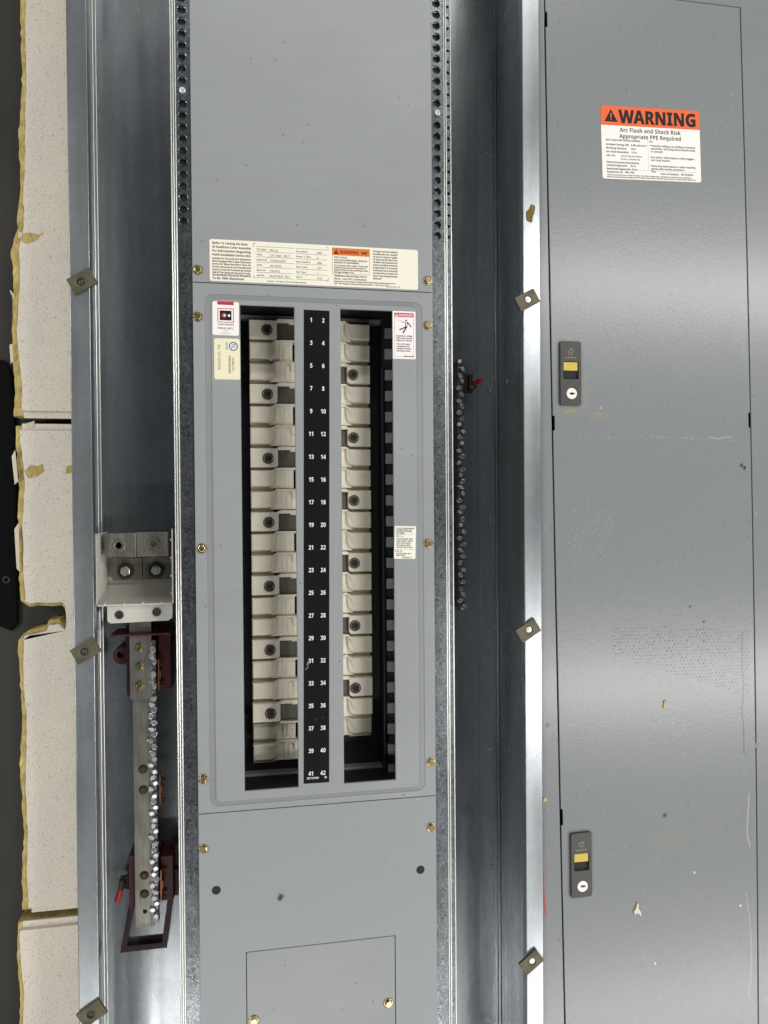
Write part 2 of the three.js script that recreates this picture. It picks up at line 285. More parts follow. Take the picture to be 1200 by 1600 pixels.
// --- chassis rails either side of the dead front
const holesY = []; for (let k = 0; k <= 25; k++) holesY.push(319.7 + 12.7 * k);
function rail(s) {
  const sh = poly(s < 0 ? rectPts(-150.2, Y0 + 20, -128, Y1 - 20) : rectPts(128, Y0 + 20, 149.6, Y1 - 20));
  holesY.forEach((y, k) => { if (k !== 11 && y < 660) hole(sh, circlePts(s < 0 ? -143.4 : 141.4, y, 4.2, 18)); });
  const r = part('chassis_rail', ext(sh, -4.8, -3, 0.6), M.rail, board);
  part('rail_wall', s < 0 ? box(-155.8, -154.6, Y0 + 20, Y1 - 20, -117.9, -3) : box(157.8, 159, Y0 + 20, Y1 - 20, -117.9, -6), M.rail, r);
  part('rail_liner', s < 0 ? box(-153.5, -129, Y0 + 20, Y1 - 20, -9, -8) : box(129, 149.4, Y0 + 20, Y1 - 20, -9, -8), M.rail, r);
  const bead = (x, z, rad) => part('hem', tube([[x, Y0 + 20, z], [x + rr(-0.2, 0.2), 0, z], [x, Y1 - 20, z]], rad, 8, 8), M.edge, r);
  if (s < 0) { bead(-150.7, -2.9, 0.75); bead(-153.1, -3.1, 0.8); bead(-155.4, -2.6, 0.8); part('hem_strip', box(-155.2, -150.6, Y0 + 20, Y1 - 20, -4.8, -3.6), M.rail, r); }
  else {
    bead(150, -2.9, 0.75); bead(152.4, -3.1, 0.8); bead(158.7, -6, 0.8);
    const st = poly(rectPts(150, Y0 + 20, 158.2, Y1 - 20)); holesY.forEach((y) => { if (y < 660) hole(st, circlePts(155.9, y, 1.7, 10)); });
    part('hem_strip', ext(st, -7.6, -6.4), M.rail, r);
  }
  screw(screwSmall, M.zinc, r, s < 0 ? -143.1 : 141.9, 460.5, -2.9);
  return r;
}
rail(-1); rail(1);

// --- dead front covers
const EDGE = 134.4;
const upper = part('upper_cover', ext(rectPts(-EDGE, 253.3, EDGE, Y1 - 25), -1.5, 0, 0.35), M.paint, board);
const slots = part('breaker_cover', [
  ext(hole(poly(rectPts(-EDGE, -330.6, EDGE, 252.5)), roundPts(-121.8, -323.6, 121.4, 240.6, 9)), -1.5, 0, 0.6, 3),
  ring(roundPts(-121.9, -323.7, 121.5, 240.7, 9), -0.9, roundPts(-115.1, -317.7, 114.1, 234.7, 6), 3.0),
  ext(hole(hole(poly(roundPts(-115.2, -317.8, 114.2, 234.8, 6)), rectPts(-83.7, -307.4, -24.9, 228.7)), rectPts(26.8, -307.2, 86, 228.6)), 0.9, 4.5, 1.4, 4),
], M.paint, board);
const LZ = 4.52;
const lower = part('lower_cover', [
  ext(hole(poly(rectPts(-EDGE, Y0 + 25, EDGE, -331.3)), rectPts(-84.6, Y0 + 60, 85.2, -489.6)), -1.5, 0, 0.35),
], std({ map: canvasTex(537, 1110, (g, w, h) => {
  g.fillStyle = '#888c8d'; g.fillRect(0, 0, w, h); const X = (x) => (x + 134.4) * 2, Y = (y) => (-331.3 - y) * 2;
  for (let i = 0; i < 2600; i++) { const v = rr(-3, 3); g.fillStyle = v > 0 ? `rgba(255,255,255,${v / 90})` : `rgba(0,0,0,${-v / 90})`; const q = rr(0.6, 4); g.fillRect(rr(0, w), rr(0, h), q, q * rr(0.5, 3)); }
  for (let i = 0; i < 420; i++) { const a = rr(0, 6.3), q = 5.5 * rnd() * rnd() * rnd() + rr(0, 1.4), lean = rr(-1, 1); g.fillStyle = `rgba(38,40,40,${rr(0.06, 0.3)})`; g.fillRect(X(-46.4 + q * Math.cos(a) * 1.2 + 0.9 * lean), Y(-431.5 + q * Math.sin(a) + 2.2 * lean), rr(1, 3), rr(1, 3)); }
  for (let i = 0; i < 26; i++) { g.fillStyle = rnd() < 0.7 ? 'rgba(60,60,58,.6)' : 'rgba(215,215,210,.7)'; const q = rr(1, 2.2); g.fillRect(rr(0, w), rr(0, h), q, q); }
}), roughness: 0.36, specularIntensity: 0.7, bumpMap: peel, bumpScale: 0.00004 }), board);
{ const g = lower.geometry, p = g.attributes.position, uv = g.attributes.uv; for (let i = 0; i < p.count; i++) uv.setXY(i, (p.getX(i) * 1000 + 134.4) / 268.8, 1 - (-331.3 - p.getY(i) * 1000) / 555); }
part('knockout_plate', ext(rectPts(-83.8, Y0 + 61, 84.4, -490.4), -1.7, -0.25, 0.35), M.paint, lower);
part('backing', box(-100, 100, Y0 + 40, -470, -4, -2.2), M.blackMatte, lower);
for (const [x, y, p] of [[-128.5, 266, upper], [-129.1, 215.2, slots], [-127.7, -38, slots], [-128.9, -291.9, slots], [-129.1, -369.7, lower], [128.7, 266, upper], [128.4, 214.6, slots], [127.4, -36.7, slots], [128.7, -291.5, slots], [128.2, -367.6, lower], [-76.3, -567.1, lower], [76.4, -567.2, lower]]) screw(screwGold, M.gold, p, x, y, 0.02);
for (const [x, y] of [[-116, -416.8], [115.3, -416.1]]) part('hole_plug', lathe([[0.01, 0.5], [4.2, 0.4], [4.9, 0.05]], 24), M.blackMatte, lower, [x, y, 0.02]);

// --- interior behind the breaker slots
const interior = part('interior', [box(-128, 128, -325, 245, -82, -80)], M.black, board);
for (const [a, b, c, d] of [[-114, -112, -320, 240], [112, 114, -320, 240]]) part('barrier_wall', box(a, b, c, d, -79.9, -3), M.black, interior);
for (const [c, d] of [[238.5, 240], [-320, -318.5]]) part('barrier_wall', box(-111.9, 111.9, c, d, -79.9, -3), M.black, interior);
for (const y of [-317, 236]) part('barrier_ledge', box(-110, 110, y - 4, y + 1, -79.8, -66, 1), M.comb, interior);
part('bus_insulator', box(-17, 15, -310, 233, -79.8, -64, 1), M.blackMatte, interior);
const CX = -3;
function cell(side, i) {
  const y = 216.8 - 25.4 * i, kind = side < 0 ? i % 3 : (i + 1) % 3;        // 0 screw block, 1 channel with a dark slot, 2 channel with a ledge
  const X = (u) => CX + side * (72.4 - u);
  const pts = (l) => { const o = l.map(([u, v]) => [X(u), y + v]); return side > 0 ? o.reverse() : o; };
  const b = [];
  const bw = side < 0 ? 33 : 28.5;                                         // width of a screw block
  if (kind === 0) {
    b.push(ext(pts([[0, -10.6], [bw - 3, -10.6], [bw, -8.5], [bw, 12.2], [0, 12.2]]), -72, -56, 1.4, 3));
    b.push(ext(pts([[bw - 2, 10.2], [57, 10.2], [57, 14.4], [bw + 2, 14.4], [bw - 4, 11.6]]), -72, -57, 0.8));
    b.push(ext(pts([[bw - 1, -13.4], [57, -13.4], [57, -11.2], [bw, -11.2]]), -72, -58, 0.6));
    b.push(ext(pts([[47, 8.4], [57, 8.4], [57, 10.4], [47, 10.4]]), -72, -59.5, 0.4));
  } else {
    b.push(ext(pts([[0, -8.2], [21, -8.2], [25.5, -7.2], [28.8, -4.4], [30.2, -0.5], [30.4, 13.9], [28.4, 13.4], [25, 11.5], [0, 11.3]]), -72, -56.4, 2.3, 4));
    const ue = kind === 1 ? 51.2 : 57; b.push(ext(pts([[23, -10.2], [ue, -10.2], [ue, 14.4], [31, 14.4], [28, 10], [24, 8]]), -72, kind === 1 ? -61.2 : -60.4, 0.6));
    b.push(ext(pts([[29.5, 12.2], [57, 12.2], [57, 14.6], [29.5, 14.6]]), -72, -57.6, 0.6));
    if (kind === 2) b.push(ext(pts([[49, 3.5], [57, 3.5], [57, 13], [49, 13]]), -72, -55.5, 0.8), ext(pts([[43, -8], [48.5, -8], [48.5, 10], [43, 10]]), -72, -58.6, 0.5), ext(pts([[37, -8.5], [41, -8.5], [41, 11.4], [37, 11.4]]), -72, -59.4, 0.4));
    else b.push(ext(pts([[41, -7.5], [50.5, -7.5], [50.5, 9], [41, 9]]), -72, -59.6, 0.5), ext(pts([[36, -8.5], [39, -8.5], [39, 11.4], [36, 11.4]]), -72, -59.8, 0.4));
  }
  const lo = side < 0 ? i >= 19 : i >= 19;
  const m = part('bus_cover', b, M.cream, interior, [0, 0, lo ? -7 : 0]);
  part('cover_web', box(Math.min(X(0.5), X(27)), Math.max(X(0.5), X(27)), y - 14.4, y - 7.6, -78, -68), M.cream, m);
  if (kind === 0) {
    const x = CX + side * 51.3;
    screw(screwDark, M.darkScrew, m, x, y, -56.2);
    part('bus_stab', box(Math.min(X(bw + 0.6), X(60)), Math.max(X(bw + 0.6), X(60)), y - 10.2, y + 9.6, -67, -62, 0.6), M.stab, m);
  }
}
for (let i = 0; i < 21; i++) cell(-1, i);
for (let i = 0; i < 20; i++) cell(1, i);
const comb = part('side_comb', [box(84, 100, -318, 238, -79.8, -56), box(82.4, 84.4, -318, 175, -79.8, -50, 0.6)], M.black, interior);
const tooth = ready([box(-3.6, 3.2, -6.2, 6.2, 0, 6, 0.5), box(3.3, 4.6, -6.0, 6.0, 0, 7.5, 0.3)]);
for (let i = 0; i < 22; i++) part('comb_tooth', tooth, M.comb, comb, [90.6, 216.6 - 25.4 * i, -56]);

// --- number strip
label('number_strip', -2.3, -39, LZ, 28.6, 530, 0, canvasTex(144, 2048, (g, w, h) => {
  g.fillStyle = '#06070b'; g.fillRect(0, 0, w, h);
  const px = h / 530; g.fillStyle = '#f2f2f0'; g.textAlign = 'center'; g.textBaseline = 'middle'; g.font = 'bold 27px sans-serif';
  for (let i = 0; i < 21; i++) { const y = (226 - 215.1 + 25.4 * i) * px; g.fillText(String(2 * i + 1), w * 0.29, y); g.fillText(String(2 * i + 2), w * 0.76, y); }
  g.font = 'bold 12px sans-serif'; g.fillText('30C1121H01', w * 0.36, h - 22); g.fillText('R9', w * 0.86, h - 22);
  g.strokeStyle = '#b8b8b4'; g.lineWidth = 2.5; g.beginPath(); g.moveTo(0.12 * w, 0.748 * h); g.lineTo(0.2 * w, 0.738 * h); g.moveTo(0.05 * w, 0.757 * h); g.quadraticCurveTo(0.2 * w, 0.757 * h, 0.16 * w, 0.744 * h); g.stroke();
  g.globalAlpha = 0.4; g.beginPath(); g.moveTo(0.42 * w, 0.868 * h); g.lineTo(0.52 * w, 0.862 * h); g.moveTo(0.7 * w, 0.862 * h); g.lineTo(0.8 * w, 0.86 * h); g.stroke();
}), slots, -0.0091, 0.5).material.specularIntensity = 0.3;

// --- printed labels
const lines = (g, arr, x, y, dy, font, color = '#3a3733', width) => { g.fillStyle = g.strokeStyle = '#1d1b19'; if (/monospace/.test(font)) g.fillStyle = g.strokeStyle = '#4a463f'; g.lineWidth = 0.8; g.font = font.startsWith('bold') ? font : 'bold ' + font; g.textBaseline = 'alphabetic'; arr.forEach((s, i) => { if (!width) g.fillText(s, x, y + i * dy); else { g.fillText(s, x, y + i * dy, width); g.strokeText(s, x, y + i * dy, width); } }); };
const warnTri = (g, x, y, s, fill, mark) => { g.fillStyle = fill; g.beginPath(); g.moveTo(x, y - s * 0.55); g.lineTo(x + s * 0.6, y + s * 0.5); g.lineTo(x - s * 0.6, y + s * 0.5); g.closePath(); g.fill(); g.fillStyle = mark; g.fillRect(x - s * 0.05, y - s * 0.22, s * 0.1, s * 0.4); g.fillRect(x - s * 0.05, y + s * 0.26, s * 0.1, s * 0.11); };
label('data_label', 0.6, 277.8, 0.02, 233.2, 45.6, 2.4, canvasTex(2048, 400, (g, w, h) => {
  g.fillStyle = '#efeadb'; g.fillRect(0, 0, w, h); const k = '#2b2926';
  g.textAlign = 'left';
  lines(g, ['Refer To Listing On Rear', 'Of Deadfront Cover Assembly', 'For Information Regarding', 'Field Installable Device Kits'], 24, 46, 37, 'bold 29px sans-serif', k, 366);
  lines(g, ['Suitable For Use As Service Equipment', 'When Equipped With A Main Disconnect', 'Device Or When Not More Than Six', 'Service Disconnects Are Provided And', 'Panel Is Used As Provided By Article', '384 Of The National Electrical Code.'], 24, 190, 27, 'bold 23px sans-serif', k, 366);
  lines(g, ['Horizontally Mounted Breakers', 'To Be 100A Maximum.'], 24, 350, 32, 'bold 29px sans-serif', k, 366);
  g.strokeStyle = '#55514a'; g.lineWidth = 4;
  for (let i = 0; i < 7; i++) { const y = 48 + i * 50; g.lineWidth = 3; g.beginPath(); g.moveTo(440, y); g.lineTo(800, y); g.moveTo(820, y); g.lineTo(1130, y); if (i < 6) { g.moveTo(550, y); g.lineTo(550, y + 14); g.moveTo(930, y); g.lineTo(930, y + 14); } g.stroke(); }
  g.lineWidth = 4; g.beginPath(); g.moveTo(440, 20); g.lineTo(415, 20); g.lineTo(415, 56); g.moveTo(415, 320); g.lineTo(415, 352); g.lineTo(440, 352); g.moveTo(1120, 20); g.lineTo(1140, 20); g.lineTo(1140, 56); g.moveTo(1140, 320); g.lineTo(1140, 352); g.lineTo(1120, 352); g.stroke();
  lines(g, ['Pnl Type', 'volts', 'Neut Cat', 'Date', 'Box Cat', 'Job No'], 445, 84, 50, 'bold 23px sans-serif', k);
  lines(g, ['PRL2A', '277/480 VOLT', '1C96062H01', '06/2002', 'YS2072', 'NCHT5876 001'], 570, 90, 50, '27px monospace', '#77736a');
  lines(g, ['Ph ampere', 'Phase  3  Wire', 'Neut ampere', 'Main volts', 'Box Type', 'SR# H'], 825, 84, 50, 'bold 22px sans-serif', k);
  lines(g, ['400', '4', '400', '277', '1', '310'], 1030, 90, 50, '27px monospace', '#77736a');
  lines(g, ['Caution - See Main Circuit Breaker Rating'], 540, 386, 20, '19px sans-serif', k);
  g.fillStyle = '#e0762f'; g.fillRect(1182, 22, 372, 72); g.strokeStyle = '#6d6055'; g.lineWidth = 3; g.strokeRect(1182, 22, 372, 252);
  warnTri(g, 1222, 60, 44, '#2b2320', '#e0762f'); g.fillStyle = '#241c1a'; g.font = 'bold 46px sans-serif'; g.fillText('WARNING', 1256, 76, 188);
  g.lineWidth = 9; g.strokeStyle = '#2b2320'; g.beginPath(); g.moveTo(1470, 50); g.lineTo(1500, 62); g.lineTo(1532, 48); g.moveTo(1476, 78); g.lineTo(1500, 58); g.lineTo(1526, 76); g.stroke();
  lines(g, ['EXPLOSION'], 1198, 122, 20, 'bold 24px sans-serif', k); lines(g, ['CAN CAUSE SEVERE INJURY, DEATH OR', 'DAMAGE TO EQUIPMENT.'], 1198, 148, 24, '21px sans-serif', k, 330);
  lines(g, ['Do not operate device. Under 1 Contact this', 'Label has Eye Control Protection or', 'Replace Pieces by Seq. Referring to this', 'Storage Voltage is On.'], 1198, 200, 22, '19px sans-serif', k, 340);
  lines(g, ['TERMINALS ARE SUITABLE FOR CU', 'OR AL - Use 75°C Conductors'], 1196, 304, 29, 'bold 24px sans-serif', k, 330);
  lines(g, ['Ampere Use A Circuit Breaker Is Indicated By Handle Position Marking Between "On"', 'And "Off" Replace Device By Moving Handle To "Off" Then "On".'], 1196, 356, 22, '18px sans-serif', k, 620);
  lines(g, ['Through Feed And Subfeed', 'Panelboards Are Limited', 'For Use On A System Capable', 'Of Delivering Not More Than', '10,000A rms Symmetrical', 'Unless Panelboard Has An', 'Integral Main Or Is Connected', 'Downstream From An Overcurrent', 'Protective Device As Stated In The', 'Manual "Series Rating Information', 'Manual"'], 1588, 44, 27, 'bold 23px sans-serif', k, 250);
  lines(g, ['30C8732 H01  R2'], 1720, 388, 20, 'bold 18px sans-serif', k);
}), upper, 0.0);
label('maker_label', -99.2, 213.2, LZ, 28.2, 36.6, 2, canvasTex(256, 332, (g, w, h) => {
  g.fillStyle = '#f4efec'; g.fillRect(0, 0, w, h); g.fillStyle = '#c0303c'; g.fillRect(46, 0, 160, 32);
  g.fillStyle = '#b02b3c'; g.fillRect(48, 66, 158, 140); g.fillStyle = '#f4efec'; g.fillRect(55, 73, 144, 126); g.fillStyle = '#160c10'; g.fillRect(70, 88, 114, 96);
  g.strokeStyle = '#c0303c'; g.lineWidth = 9; g.beginPath(); g.arc(112, 136, 22, 0.6, 5.7); g.stroke(); g.fillStyle = '#fff'; g.fillRect(106, 124, 18, 22); g.fillRect(152, 124, 18, 24); g.fillStyle = '#8d8084'; g.fillRect(124, 131, 28, 8);
  g.textAlign = 'center'; g.fillStyle = '#3b1d22'; g.font = 'bold 25px sans-serif'; g.fillText('Cutler-Hammer', w / 2, 234, 160); g.fillStyle = '#111'; g.font = 'italic bold 26px sans-serif'; g.fillText('POW-R-LINE 2', w / 2 - 4, 272, 156);
  g.fillStyle = '#777'; g.font = '18px sans-serif'; g.fillText('PRL2a', w / 2, 296); g.fillText('Panelboard', w / 2, 318, 116);
}), slots, -0.008);
label('listing_label', -98.1, 169.1, LZ, 27.8, 44.8, 2.2, canvasTex(256, 412, (g, w, h) => {
  g.fillStyle = '#ece4c6'; g.fillRect(0, 0, w, h); g.strokeStyle = '#2e3450'; g.lineWidth = 9; g.fillStyle = '#dfe2ea'; g.beginPath(); g.arc(190, 78, 40, 0, 7); g.fill(); g.stroke();
  g.save(); g.translate(190, 78); g.rotate(Math.PI / 2); g.fillStyle = '#333a5c'; g.textAlign = 'center'; g.font = 'bold 40px serif'; g.fillText('U', -12, 8); g.fillText('L', 10, 20); g.restore();
  g.save(); g.translate(116, 34); g.rotate(Math.PI / 2); g.textAlign = 'left'; g.fillStyle = '#4a5070'; g.font = 'bold 24px sans-serif'; g.fillText('LISTED', 0, 0, 88); g.restore();
  g.save(); g.translate(176, 170); g.rotate(Math.PI / 2); g.fillStyle = '#3c3d42'; g.font = 'bold 28px sans-serif'; g.fillText('CLASS CTL', 20, 0, 170); g.fillText('PANELBOARD', 0, 34, 214); g.restore();
  g.save(); g.translate(36, 62); g.rotate(Math.PI / 2); g.fillStyle = '#55534c'; g.font = '38px sans-serif'; g.fillText('No. QV 660706', 0, 0, 300); g.restore();
}), slots, 0.0);
label('danger_label', 99.6, 201.5, LZ, 26.6, 54.2, 0, canvasTex(256, 522, (g, w, h) => {
  g.fillStyle = '#f5eeee'; g.fillRect(0, 0, w, h); g.strokeStyle = '#6a5f5f'; g.lineWidth = 3; g.strokeRect(22, 22, w - 44, h - 48); g.fillStyle = '#c2354a'; g.fillRect(20, 18, w - 40, 46);
  warnTri(g, 46, 42, 34, '#f2dfe0', '#c2354a'); g.fillStyle = '#f7e6e6'; g.font = 'bold 38px sans-serif'; g.textAlign = 'left'; g.fillText('DANGER', 70, 55, 158);
  g.strokeStyle = '#17161a'; g.lineCap = 'round'; const st = (lw, ...p) => { g.lineWidth = lw; g.beginPath(); g.moveTo(p[0], p[1]); for (let i = 2; i < p.length; i += 2) g.lineTo(p[i], p[i + 1]); g.stroke(); };
  g.fillStyle = '#17161a'; g.beginPath(); g.arc(150, 100, 10, 0, 7); g.fill(); st(6, 96, 116, 142, 120); st(12, 166, 120, 204, 166); st(7, 146, 124, 140, 156); st(7, 160, 124, 162, 150); st(20, 150, 166, 152, 170); st(13, 146, 172, 80, 202); st(14, 154, 172, 116, 234); g.strokeStyle = '#9a9a94'; st(3, 62, 100, 78, 106, 86, 102, 96, 112);
  g.textAlign = 'left'; lines(g, ['Hazardous voltage', 'will cause severe', 'injury or death.'], 40, 278, 25, '24px sans-serif', '#4b4747', 180); lines(g, ['Turn off power', 'supplying this', 'equipment before', 'working inside.'], 40, 366, 25, '22px sans-serif', '#777270', 168);
  lines(g, ['30C8719 H01'], 120, 500, 20, 'bold 20px sans-serif', '#5b5756', 116);
}), slots, 0.0);
label('notice_label', 98.9, -35, LZ, 24.9, 37.4, 0.8, canvasTex(256, 388, (g, w, h) => {
  g.fillStyle = '#f1eee2'; g.fillRect(0, 0, w, h); g.textAlign = 'left'; lines(g, ['THE FULL FRAME BREAKER', 'COMBINATIONS ARE', 'SUITABLE FOR USE IN', 'THIS PANEL'], 16, 34, 20, 'bold 19px sans-serif', '#5c584f', 220);
  g.fillStyle = '#6a665c'; g.fillRect(12, 100, 224, 3); g.fillRect(12, 276, 224, 3); lines(g, ['PRL1a'], 14, 132, 20, 'bold 29px monospace', '#4a463e'); lines(g, ['BA BAB QBHW QBAF', 'QBGF QBHGF QBCAF', 'HQP QPHW QPGF', 'BAB QBHW QBGF', 'FDB ED EDB FD HFD'], 24, 160, 25, 'bold 21px sans-serif', '#6a655b', 200);
  lines(g, ['PRL2a'], 12, 308, 20, 'bold 29px monospace', '#4a463e'); lines(g, ['GB GHB GHQ GHC', 'GBH HGHB'], 24, 334, 22, 'bold 21px sans-serif', '#6a655b', 190); lines(g, ['30C8720H01  R3'], 96, 380, 20, '16px sans-serif', '#6a655b', 140);
}), slots, -0.03);

// --- ground bar and red-capped screw in the right-hand gutter
const gb = part('ground_bar', [box(188.2, 196.2, -130, 196, -98, -90, 0.6)], M.stab, board);
for (let i = 0; i < 40; i++) screw(screwSlot, M.dullZinc, gb, 192.2 + (i % 2 ? 1.9 : -1.5) + rr(-0.4, 0.4), 191 - 8.1 * i + rr(-0.6, 0.6), -91.5 + rr(0, 2.2), rr(0, 3.1), 'screw', 0.28).scale.setScalar(1.15);
part('bar_bracket', [box(186, 188, -126, 192, -117.9, -92), box(197.4, 212, 153, 179, -100, -98.4, 0.5), box(205, 207, 153, 176, -98.4, -92, 0.5)], M.darkScrew, gb);
const pin = part('mounting_stud', [at(cyl(5, 5, 3, 6), 0, 0, 0), at(cyl(6.5, 6.5, 1, 18), 0, 0, -1), at(cyl(2.6, 2.6, 10, 14), 0, 0, 0)], M.gold, gb, [211.5, 164, -97]); pin.rotation.set(-0.35, 0.5, 0);
part('red_cap', lathe([[3.2, 5], [3.4, 6], [3.2, 13], [2.2, 15.5], [0.01, 16.2]], 16), M.redCap, pin);

// --- neutral lug box and bar in the left-hand gutter
const lug = part('lug_box', [
  box(-248.4, -246.4, -102.5, -22, -103, -40, 0.7), box(-164.6, -162.8, -103, -17, -103, -40, 0.7), box(-246.5, -164.5, -104, -102, -103, -40, 0.7), box(-246.3, -164.7, -101.9, -24, -104, -102),
  ext([[-236.5, -121.5], [-233, -124.3], [-169, -123], [-164.8, -119.5], [-164.6, -103.5], [-236.6, -104.2]], -46.5, -44.5, 0.5),
], M.whitePlastic, board);
for (const x of [-246.1, -165.1]) for (let i = 0; i < 4; i++) part('rim_nub', at(new THREE.SphereGeometry(1.3, 10, 8), 0, 0, 0), M.whitePlastic, lug, [x, -30 - 20.5 * i, -40.6]);
for (let i = 0; i < 4; i++) part('rim_nub', at(new THREE.SphereGeometry(1.3, 10, 8), 0, 0, 0), M.whitePlastic, lug, [-238 + 20.7 * i, -101.6, -40.6]);
for (const [x, y] of [[-222.8, -114.6], [-182.2, -112.6]]) screw(ready([lathe([[0.01, 0.05], [4.6, 0.05], [4.7, 1.6], [3.6, 2.4], [2.6, 2.1], [0.9, 1.6], [0.01, 1.9]], 20)]), M.darkScrew, lug, x, y, -44.4);
const lugBlock = part('terminal_lug', [ext(hole(poly(rectPts(-240.6, -50, -206, -22.2)), circlePts(-225.3, -36.4, 8.0, 28)), -100, -55, 0.8), ext(hole(poly(rectPts(-205.6, -49.6, -170, -21.6)), circlePts(-187, -34.8, 8.0, 28)), -100, -55, 0.8), box(-234, -176, -41.5, -40.2, -55.2, -54.7)], M.alu, lug);
part('set_screw', [ext(hole(poly(circlePts(0, 0, 7.9, 28)), circlePts(0, 0, 4.1, 6, 0.3)), -14, 0.8, 0.5)], M.tin, lugBlock, [-225.3, -36.4, -55]);
part('set_screw', [ext(hole(poly(circlePts(0, 0, 7.9, 28)), circlePts(0, 0, 4.1, 6, 0.1)), -14, 0.9, 0.5), at(cyl(4, 4, 2, 12), 0, 0, -4)], M.alu, lugBlock, [-187, -34.8, -55]);
const lugBase = part('lug_pad', [box(-238.4, -204.4, -80, -52.5, -100, -86, 0.6), box(-203.8, -169.4, -79.5, -52.3, -100, -86, 0.6)], M.alu, lug);
for (const [x, y, m] of [[-222.8, -68.4, M.rust], [-187.6, -68, M.goldDark]]) {
  const wsh = part('bolt_washer', [lathe([[0.01, 0.1], [9.4, 0.1], [9.5, 1.4], [8.4, 2.2], [6.8, 1.7], [0.01, 1.7]], 28)], m, lugBase, [x, y, -86]);
  part('bolt_head', [ext(circlePts(0, 0, 6, 6, rr(0, 1)), 1.6, 7, 0.8), cyl(4.1, 3.6, 12, 16)], M.zinc, wsh); lugBase.add(wsh.children[0]); lugBase.children[lugBase.children.length - 1].position.copy(wsh.position);
}
const bar = part('neutral_bar', [ext(hole(poly(rectPts(-214, -486, -192.4, -118)), circlePts(-203.2, -470, 2.3, 14)), -75, -68, 0.5), box(-216, -191.5, -217, -119, -67.9, -63, 0.5), ext([[-213.9, -486], [-192.4, -486], [-192.4, -489], [-213.9, -489.5]], -77, -69, 0.6)], M.tin, board);
const strip = part('terminal_strip', [box(-195.8, -187.2, -484.5, -149, -76, -66.4, 0.5)], M.tin, bar);
for (let i = 0; i < 46; i++) screw(screwSlot, M.zinc, strip, -191.5 + [-2.2, 1.7, -0.3, 2.1][i % 4], -153 - 7.15 * i, -66.8 + [-1.2, 0.8, 0.4, -1.4][i % 4], rr(0, 3.1), 'screw', 0.16).scale.set(1.2, 1.2, 1);
for (const y of [-156, -178.5, -200.5]) screw(screwGold, M.gold, bar, -204.6, y, -63);
for (const y of [-301, -325.5, -427, -449]) { screw(screwGold, M.goldDark, bar, -203.2, y, -68.6); }
for (const [a, b] of [[-173, -210], [-310, -346], [-424, -462]]) {
  const c = part('copper_link', [box(-185.6, -183.8, b, a, -80, -70, 0.3), box(-183.8, -182.4, b + 14, a - 14, -80, -72, 0.3)], M.copper, bar);
  for (const y of [a - 6, b + 5]) part('link_screw', [at(cyl(2, 2, 3, 12), 0, 0, 0)], M.gold, c, [-182.6, y, -74]).rotation.y = 1.2;
}
// dark red stand-offs
function standoff(y0, y1, up) {
  const s = part('standoff', [box(-222, -214, y0, y1, -117.9, -76, 1), box(-186.5, -171.5, y0 + 4, y1 - 6, -117.9, -80, 1), box(-214, -188, y0 + 3, y1 - 3, -117.9, -77, 1)], M.redPlastic, board);
  return s;
}
const so1 = standoff(-216, -132, 1);
part('cross_plate', box(-236, -169, -141.5, -139.3, -100, -55, 0.5), M.redPlastic, so1);
part('ear', [ext(hole(poly(circlePts(-229, -170, 11, 22)), circlePts(-231, -169, 4.2, 16)), -112, -88, 0.8)], M.redPlastic, so1);
part('ear_stud', at(cyl(3.4, 3.4, 6, 12), -231, -169, -110), M.zinc, so1);
part('ear', [ext(circlePts(-169, -166, 10.5, 20), -117, -96, 0.8)], M.darkRed, so1);
part('red_cap', at(lathe([[4.2, 0], [4.2, 8], [2.8, 10.5], [0.01, 11]], 16), -163, -166, -96, 0, 0.2, 0.35), M.redCap, so1);
const so2 = standoff(-470, -406, 1);
part('ear', [ext(circlePts(-174, -446, 12, 20), -117, -92, 0.8), box(-176, -168, -470, -406, -117, -96, 0.8)], M.darkRed, so2);
part('ear', [ext([[-222, -440], [-236, -443], [-239, -449], [-236, -455], [-222, -460]], -104, -98.5, 0.8)], M.darkRed, so2);
const pin2 = part('mounting_stud', [cyl(4.6, 4.6, 4, 6), at(cyl(2.6, 2.6, 10, 12), 0, 0, 0)], M.tin, so2, [-233.5, -449, -99]); pin2.rotation.set(0.5, -0.2, 0);
part('red_cap', lathe([[3.3, 4], [3.5, 5.5], [3.3, 17], [2.4, 19.5], [0.01, 20.2]], 16), M.redCap, so2, [-233.5, -451, -98]).rotation.set(0.95, -0.25, 0);
part('loop_bracket', [ext(hole(poly([[-224.5, -462], [-239.6, -541.5], [-184.2, -541.5], [-173.5, -462]].reverse()), [[-218.5, -466], [-231.5, -534], [-190, -534], [-180.5, -466]]), -116, -109.5, 0.6)], M.darkRed, so2);

